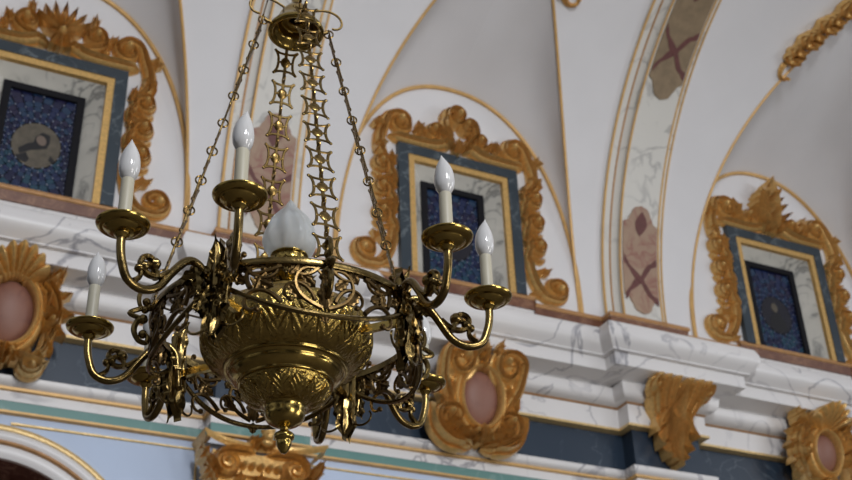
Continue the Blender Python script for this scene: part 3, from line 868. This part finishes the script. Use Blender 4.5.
# gallery: rims with pierced scrollwork, one panel between each two brackets
NODE0, RG = 23., .28
ZT, ZB = 2.815, 2.705
for k in range(4):
    mid = NODE0+45+90*k
    def f(u, w, h=0.): return A(mid+math.degrees(u/RG), RG+h, w)
    half = RG*radians(42)
    g = empty('gallery_panel', Vector(A(mid, RG, ZB))-Vector((CX, CY, CZ)), ch)
    n = 40; us = [lerp(-half, half, i/n) for i in range(n+1)]
    def zb(u): x = abs(u)/half; return ZB+.072*x**2.1
    mb = MB(); rows = []
    for u in us: rows.append([f(u, ZT+dz, dr) for dr, dz in ((-.007, -.007), (.007, -.007), (.009, 0), (.007, .007), (-.007, .007))])
    mb.grid(rows, True); mb.build('top_rim', M['bronze'], g)
    mb = MB(); mb.tube([f(u, zb(u), .0) for u in us], .0056, 8); mb.build('bottom_rim', M['bronze'], g)
    mb = MB()
    def fv(pts, r0, r1):
        m_ = len(pts); mb.tube([f(u, w, .0) for u, w in pts], [lerp(r0, r1, i/(m_-1)) for i in range(m_)], 6, sy=1.)
        e = pts[-1]; mb.ball(f(e[0], e[1]), r1*2.0, 7, 5)
    def blob(u, w, ang, L, W):
        def fl(a, b, h): return f(a, b, h)
        leaf(mb, fl, (u, w), ang, L*1.15, W*1.35, 3, .0035, 0, 0, True, 0., 12)
    for sg in (-1, 1):
        def c(p, ang, L, k0, k1, r0=.0056, r1=.0032, pw=1.):
            pts = clothoid((p[0], p[1]), ang, L, k0, k1, 22, pw)
            fv([(sg*x, y) for x, y in pts], r0, r1)
            return pts
        def b(u, w, a, L, W): blob(sg*u, w, a if sg > 0 else pi-a, L, W)
        c((.006, ZB+.014), .35, .16, 4, 48)
        c((.020, ZB+.030), 1.2, .11, -6, -70, .005, .003)
        c((.085, ZB+.022), .9, .13, -4, -66)
        c((.085, ZT-.010), -.35, .12, -5, 52)
        c((.145, ZB+.055), 1.1, .08, 3, 80)
        c((.155, ZT-.008), -2.2, .09, -4, -60, .0048, .003)
        c((.012, ZT-.006), -.9, .075, 5, 75, .0045, .003)
        b(.045, ZB+.030, .9, .036, .011); b(.100, ZB+.055, .5, .036, .011); b(.070, ZT-.028, 2.2, .034, .010)
        b(.135, ZB+.048, 1.9, .034, .010); b(.150, ZT-.040, .4, .032, .010); b(.020, ZB+.058, .8, .032, .010)
        b(.112, ZT-.020, -.8, .030, .009); b(.172, ZB+.072, 1.4, .025, .009)
    blob(0, ZB+.012, pi/2, .055, .014); blob(0, ZT-.006, -pi/2, .035, .011); blob(0, ZB+.010, -pi/2, .022, .009)
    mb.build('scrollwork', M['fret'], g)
    # outer S scroll bracket that takes the chain
    mb = MB()
    def rad(pts, r0, r1):
        m_ = len(pts); P = [A(mid, x, z) for x, z in pts]
        mb.tube(P, [lerp(r0, r1, i/(m_-1)) for i in range(m_)], 8); mb.ball(P[-1], r1*2.1, 8, 6)
    def rp(pts, r0, r1): rad([(q.x, q.y) for q in smooth_path([(x, z, 0) for x, z in pts], 5)], r0, r1)
    rp([(.284, 2.862), (.296, 2.866), (.308, 2.858), (.314, 2.840), (.310, 2.820), (.298, 2.812), (.292, 2.822), (.298, 2.830)], .005, .0045)
    rp([(.306, 2.815), (.330, 2.800), (.302, 2.790)], .006, .005)
    rp([(.298, 2.795), (.314, 2.782), (.318, 2.762), (.308, 2.742), (.292, 2.738), (.290, 2.752), (.300, 2.756)], .007, .0045)
    rp([(.284, 2.815), (.300, 2.812)], .004, .004)
    mb.build('scroll_bracket', M['bronze'], g)

# brackets at the four corners, with struts back to the bowl
for k in range(4):
    az = NODE0+90*k; R_ = A(az, 1, 0)-Vector((CX, CY, 0)); T_ = Vector((-R_.y, R_.x, 0))
    def f(u, w, h): return A(az, .272+h, 0)+T_*u+Vector((0, 0, w))
    mb = MB()
    for (u0, w) in ((-.017, .010), (0, .011), (.017, .010)):
        mb.tube([f(u0, 2.70, 0), f(u0, 2.74, .004), f(u0, 2.80, .006), f(u0, 2.855, .0)], [w*.6, w, w, w*.6], 8)
    leaf(mb, f, (0, 2.775), -pi/2, .112, .028, 2, .010, .012, 0, True)
    leaf(mb, f, (0, 2.79), pi/2, .098, .020, 2, .010, .012, 0, True)
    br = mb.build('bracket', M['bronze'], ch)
    for sg in (-1, 1):
        mb = MB()
        def g2(u, w, h, s=sg): return f(s*u, w, .014+h*.8)
        leaf(mb, g2, (.006, 2.80), .55, .062, .022, 3, .010, .014, -1.0, True, .002)
        leaf(mb, g2, (.004, 2.775), -.9, .06, .020, 3, .010, .012, -.6, True, .002)
        pts = clothoid((.012, 2.70), -.6, .075, 5, 75, 18)
        mb.tube([f(sg*x, y, 0) for x, y in pts], [.0035-.0015*i/18 for i in range(19)], 6)
        mb.build('acanthus_leaf', M['bronze'], br)
    mb = MB()
    p0, p1 = A(az, .160, 2.768), A(az, .266, 2.766)
    rows = [[p+T_*a+Vector((0, 0, b)) for a, b in ((-.0055, -.008), (.0055, -.008), (.0055, .008), (-.0055, .008))] for p in (p0, p1)]
    mb.grid(rows, True); mb.build('strut', M['brass'], ch, smooth=False)

# arms: one built, eight placed
RP, SPREAD, ZP = .452, 17.2, 2.837
dvec = A(NODE0-1+SPREAD, RP, 0)-A(NODE0, .275, 0); DL = dvec.length
def arm_meshes():
    mb = MB()
    pts = smooth_path([(.004, 0, -.105), (.010, 0, -.06), (.016, 0, -.028), (.036, 0, -.010), (.060, 0, -.014), (.088, 0, -.048), (.118, 0, -.092), (.150, 0, -.108), (.182, 0, -.098), (DL-.006, 0, -.066), (DL, 0, -.035), (DL, 0, -.006)], 7)
    n = len(pts); mb.tube(pts, [.0085 if 4 < i < n-3 else .0075 for i in range(n)], 12)
    a = mb.build('arm', M['bronze'], ch, origin=(0, 0, 0))
    mb = MB()
    def vt(p, ang, L, k0, k1, r0, r1):
        q = clothoid(p, ang, L, k0, k1, 24); m_ = len(q)
        mb.tube([(x, 0, z) for x, z in q], [lerp(r0, r1, i/(m_-1)) for i in range(m_)], 8); mb.ball((q[-1][0], 0, q[-1][1]), r1*2.2, 8, 6, (1, .8, 1))
    vt((.098, -.052), -.85, .122, 6, 84, .0058, .0060)
    vt((.122, -.076), 1.5, .050, -12, -105, .0066, .0050)
    vt((.172, -.098), 2.6, .040, -8, -90, .006, .004)
    mb.v = [(x, y*1.5, z) for x, y, z in mb.v]
    mb.build('scroll_leaf', M['bronze'], a, origin=(0, 0, 0))
    mb = MB()
    def f(u, w, h): return (.012+h+max(0, w)*0, u, w)
    def f2(u, w, h): return (.030+(w)*.35+h, u, -.030+w*.9)
    leaf(mb, f2, (0, .012), -pi/2, .062, .020, 3, .008, .016, 0, True, .0)
    mb.build('acanthus_leaf', M['bronze'], a, origin=(0, 0, 0))
    mb = MB()
    mb.lathe(dense([(.009, -.018), (.012, -.014), (.015, -.011), (.013, -.008), (.024, -.006), (.033, .0), (.036, .003), (.043, .0035), (.049, .008), (.051, .013), (.0495, .0145), (.044, .011), (.036, .009), (.024, .004), (.012, .003)], 4), 48, (DL, 0, 0))
    pan = mb.build('drip_pan', M['brass'], a, origin=(DL, 0, 0))
    mb = MB()
    mb.lathe([(.0001, .003), (.0128, .003), (.0130, .006), (.0126, .111), (.0118, .1135), (.008, .114)], 24, (DL, 0, 0))
    mb.build('candle_sleeve', M['sleeve'], a, origin=(DL, 0, 0))
    return a
def bulb_mesh():
    mb = MB()
    prof = dense([(.0085, .112), (.0125, .116), (.0180, .126), (.0205, .139), (.0203, .153), (.0175, .169), (.0125, .182), (.0070, .192), (.003, .199), (.0008, .204)], 4)
    rows = []
    for r, z in prof:
        t = max(0, (z-.158)/.047); dx = -.006*t*t
        rows.append([(r*cos(2*pi*q/24)+dx, r*sin(2*pi*q/24), z) for q in range(24)])
    mb.grid(rows, True)
    return mb.build('bulb', M['bulb'], arm0, origin=(0, 0, 0))
arm0 = arm_meshes(); bulb0 = bulb_mesh(); bulb0.location = (DL, 0, 0)
arm_kids = list(arm0.children)
PANS = [(23, 40.2, .449), (23, 5.6, .430), (113, 124.8, .464), (113, 94.1, .463), (203, 217.6, .455), (203, 183.2, .430), (293, 307.3, .472), (293, 272., .455)]
for i, (naz, paz, pr) in enumerate(PANS):
    tip = A(paz, pr, ZP); nd = A(naz+(4 if paz > naz else -4), .272, ZP)
    d = (tip-nd).normalized(); base = tip-d*DL; ang = atan2(d.y, d.x)
    if i == 0: a = arm0; kids = arm_kids
    else:
        a = arm0.copy(); COL.objects.link(a); kids = []
        for q in arm_kids:
            c = q.copy(); COL.objects.link(c); c.parent = a; kids.append(c)
    a.parent = ch; a.location = base-Vector((CX, CY, CZ)); a.rotation_euler = (0, 0, ang)
    for q in kids:
        if q.name.startswith('bulb'): q.rotation_euler = (0, 0, (0.3, 2.0, 1.2, 2.4, 4., 5., 1., 3.)[i]-ang)   # flame tips lean differently

# canopy, stem
mb = MB()
mb.lathe(dense([(.012, 3.70), (.016, 3.672), (.034, 3.670), (.037, 3.664), (.041, 3.650), (.052, 3.640), (.057, 3.634), (.063, 3.632), (.068, 3.634), (.0695, 3.640), (.066, 3.648), (.060, 3.656), (.050, 3.672), (.040, 3.695), (.026, 3.715), (.016, 3.725), (.012, 3.74)], 4), 64, AX)
canopy = mb.build('canopy', M['brass'], ch)
mb = MB()
for k in range(4):
    az = 68+90*k
    pts = clothoid((.020, 3.715), .5, .16, 4, -52, 24); mb.tube([A(az, x, z-.01) for x, z in pts], .0032, 6)
    mb.tube([A(az, .062, 3.652), A(az, .074, 3.655), A(az, .080, 3.66)], .005, 6)
mb.build('canopy_scrolls', M['chain'], canopy)
mb = MB()
mb.lathe([(.012, 3.72), (.014, 3.76), (.010, 3.77), (.012, 3.80), (.007, 3.82), (.006, 3.9), (.006, 9.62)], 16, AX)
mb.build('hanging_rod', M['chain'], ch)

# chains
def link_mesh(parent):
    mb = MB(); H, W, r = .031, .0275, .0021
    def seg(pts, rr=r): mb.tube([(x, 0, z) for x, z in pts], rr, 6, sy=1)
    cs = [(-W, H), (W, H), (W, -H), (-W, -H)]
    for i in range(4):
        a, b = Vector((*cs[i], 0)), Vector((*cs[(i+1) % 4], 0)); mdl = (a+b)/2
        inn = mdl*(.76 if i % 2 == 0 else .66)
        q = smooth_path([a, a.lerp(inn, .4)+(inn-mdl)*.35, inn, b.lerp(inn, .4)+(inn-mdl)*.35, b], 4)
        seg([(p.x, p.y) for p in q], .0034)
        mb.ball((cs[i][0], 0, cs[i][1]), .0042, 8, 6)
        mb.ball((inn.x, 0, inn.y), .0038, 7, 5)
    mb.ball((0, 0, 0), .0125, 10, 6, (1, .35, 1.2))
    for a in range(4): mb.ball((.0085*cos(a*pi/2), 0, .0105*sin(a*pi/2)), .0056, 8, 5, (1, .5, 1))
    seg([(0, -.043), (0, -.012)], .0042); seg([(0, .012), (0, .038)], .0042)
    seg([(-W*.66, 0), (W*.66, 0)], .0032)
    mb.v = [(x, y*.6, z) for x, y, z in mb.v]
    return mb.build('chain_link', M['chain'], parent, origin=(0, 0, 0))
def ring_mesh(parent):
    mb = MB(); mb.tube([(0, .0115*cos(2*pi*i/18), .0115*sin(2*pi*i/18)) for i in range(18)], .0021, 6, True)
    return mb.build('chain_ring', M['chain'], parent, origin=(0, 0, 0))
lk = rg = None
for k in range(4):
    az = 68+90*k
    p0, p1 = A(az, .082, 3.662), A(az-1, .287, 2.822)
    d = p1-p0; L = d.length; dz = -d.normalized()
    tx = (A(az+(0, 4, 0, 19)[k], 1, 0)-Vector((CX, CY, 0))).cross(Vector((0, 0, 1))).normalized()
    ny = dz.cross(tx).normalized(); tx = ny.cross(dz).normalized()
    rot = Matrix((tx, ny, dz)).transposed()
    c = empty('chain', p0-Vector((CX, CY, CZ)), ch)
    n = 10; pitch = L/n
    for i in range(n):
        for what, off in (('ring', .008), ('link', .5*pitch+.006)):
            if what == 'link':
                if lk is None: lk = link_mesh(c); o = lk
                else: o = lk.copy(); COL.objects.link(o)
            else:
                if rg is None: rg = ring_mesh(c); o = rg
                else: o = rg.copy(); COL.objects.link(o)
            o.parent = c
            Rz = rot @ Matrix.Rotation(radians(random.uniform(-5, 5)), 3, 'Z')
            o.rotation_euler = Rz.to_euler()
            o.location = d.normalized()*(i*pitch+off)
# cable
mb = MB()
pts = smooth_path([A(160, .03, 4.1), A(165, .05, 3.85), A(165, .075, 3.72), A(160, .105, 3.55), A(158, .135, 3.45), A(158, .175, 3.28), A(158, .235, 3.03), A(158, .288, 2.84), A(158, .29, 2.83), A(150, .25, 2.80), A(146, .17, 2.79)], 8)
mb.tube(pts, .0022, 6); mb.build('cable', M['cable'], ch)

# ------------------------------------------------------------------ camera
pitch, roll, head, fpx = radians(31.4517), radians(-2.2011), radians(63.0402), 1232.13
F = Vector((cos(pitch)*cos(head), cos(pitch)*sin(head), sin(pitch)))
R0 = Vector((sin(head), -cos(head), 0)); U0 = R0.cross(F)
R1 = R0*cos(roll)+U0*sin(roll); U1 = -R0*sin(roll)+U0*cos(roll)
cam = bpy.data.cameras.new('camera'); co = bpy.data.objects.new('camera', cam); COL.objects.link(co)
co.matrix_world = Matrix(((R1.x, U1.x, -F.x, 0), (R1.y, U1.y, -F.y, 0), (R1.z, U1.z, -F.z, 1.6), (0, 0, 0, 1)))
cam.sensor_width = 36; cam.lens = fpx*36/852
cam.dof.use_dof = True; cam.dof.focus_distance = 2.45; cam.dof.aperture_fstop = 7.5
cam.clip_start = .05
S.camera = co

# ------------------------------------------------------------------ light: dim church interior, daylight from windows opposite and down the nave
w = bpy.data.worlds.new('nave'); S.world = w; w.use_nodes = True; nt = w.node_tree; N = nt.nodes.new; Lk = nt.links.new
bg = nt.nodes['Background']
tc = N('ShaderNodeTexCoord'); sx = N('ShaderNodeSeparateXYZ'); Lk(tc.outputs['Generated'], sx.inputs[0])
rp = N('ShaderNodeValToRGB'); mr = N('ShaderNodeMapRange'); mr.inputs['From Min'].default_value = -1; mr.inputs['From Max'].default_value = 1
Lk(sx.outputs['Z'], mr.inputs['Value']); Lk(mr.outputs[0], rp.inputs['Fac'])
e = rp.color_ramp.elements; e[0].position = 0.; e[0].color = (.03, .025, .02, 1); e[1].position = 1.; e[1].color = (.30, .31, .34, 1)
q = e.new(.45); q.color = (.06, .055, .05, 1); q = e.new(.6); q.color = (.24, .25, .28, 1)
nz = N('ShaderNodeTexNoise'); nz.inputs['Scale'].default_value = 2.6; nz.inputs['Detail'].default_value = 2
Lk(tc.outputs['Generated'], nz.inputs['Vector'])
nm = N('ShaderNodeMapRange'); nm.inputs['From Min'].default_value = .40; nm.inputs['From Max'].default_value = .60; nm.inputs['To Min'].default_value = .08; nm.inputs['To Max'].default_value = 1.9
Lk(nz.outputs['Fac'], nm.inputs['Value'])
wm = N('ShaderNodeMix'); wm.data_type = 'RGBA'; wm.blend_type = 'MULTIPLY'; wm.inputs['Factor'].default_value = 1.
Lk(rp.outputs['Color'], wm.inputs['A']); Lk(nm.outputs[0], wm.inputs['B'])
Lk(wm.outputs['Result'], bg.inputs['Color']); bg.inputs['Strength'].default_value = .85

def area(name, loc, target, sx_, sy_, power, col):
    l = bpy.data.lights.new(name, 'AREA'); l.shape = 'RECTANGLE'; l.size = sx_; l.size_y = sy_; l.energy = power; l.color = col
    o = bpy.data.objects.new(name, l); COL.objects.link(o); o.location = loc
    o.rotation_euler = (Vector(target)-Vector(loc)).to_track_quat('-Z', 'Y').to_euler()
    return o
area('opposite_window', (1.0, -4.6, 7.0), (1.0, 7, 6.6), 1.1, 2.0, 400, (.94, .96, 1.))
area('opposite_window', (4.2, -4.6, 7.0), (4.2, 7, 6.6), 1.1, 2.0, 60, (.94, .96, 1.))
area('west_window', (12.5, -1.0, 6.2), (4, 7, 6.8), 2.4, 3.6, 140, (.92, .95, 1.))
area('doorway', (3.6, -4.4, 2.0), (2.6, 7, 5), 2.2, 3.2, 170, (1., .965, .92))
area('bowl_highlight_light', (8.6, -2.0, 1.5), (.8, 2.2, 2.7), 1.4, 2.6, 110, (1., .97, .93))  # added low light for a highlight on the brass bowl; no doorway built

S.view_settings.view_transform = 'Standard'; S.view_settings.look = 'None'
S.view_settings.exposure = 0.; S.view_settings.gamma = 1.; S.view_settings.use_curve_mapping = False
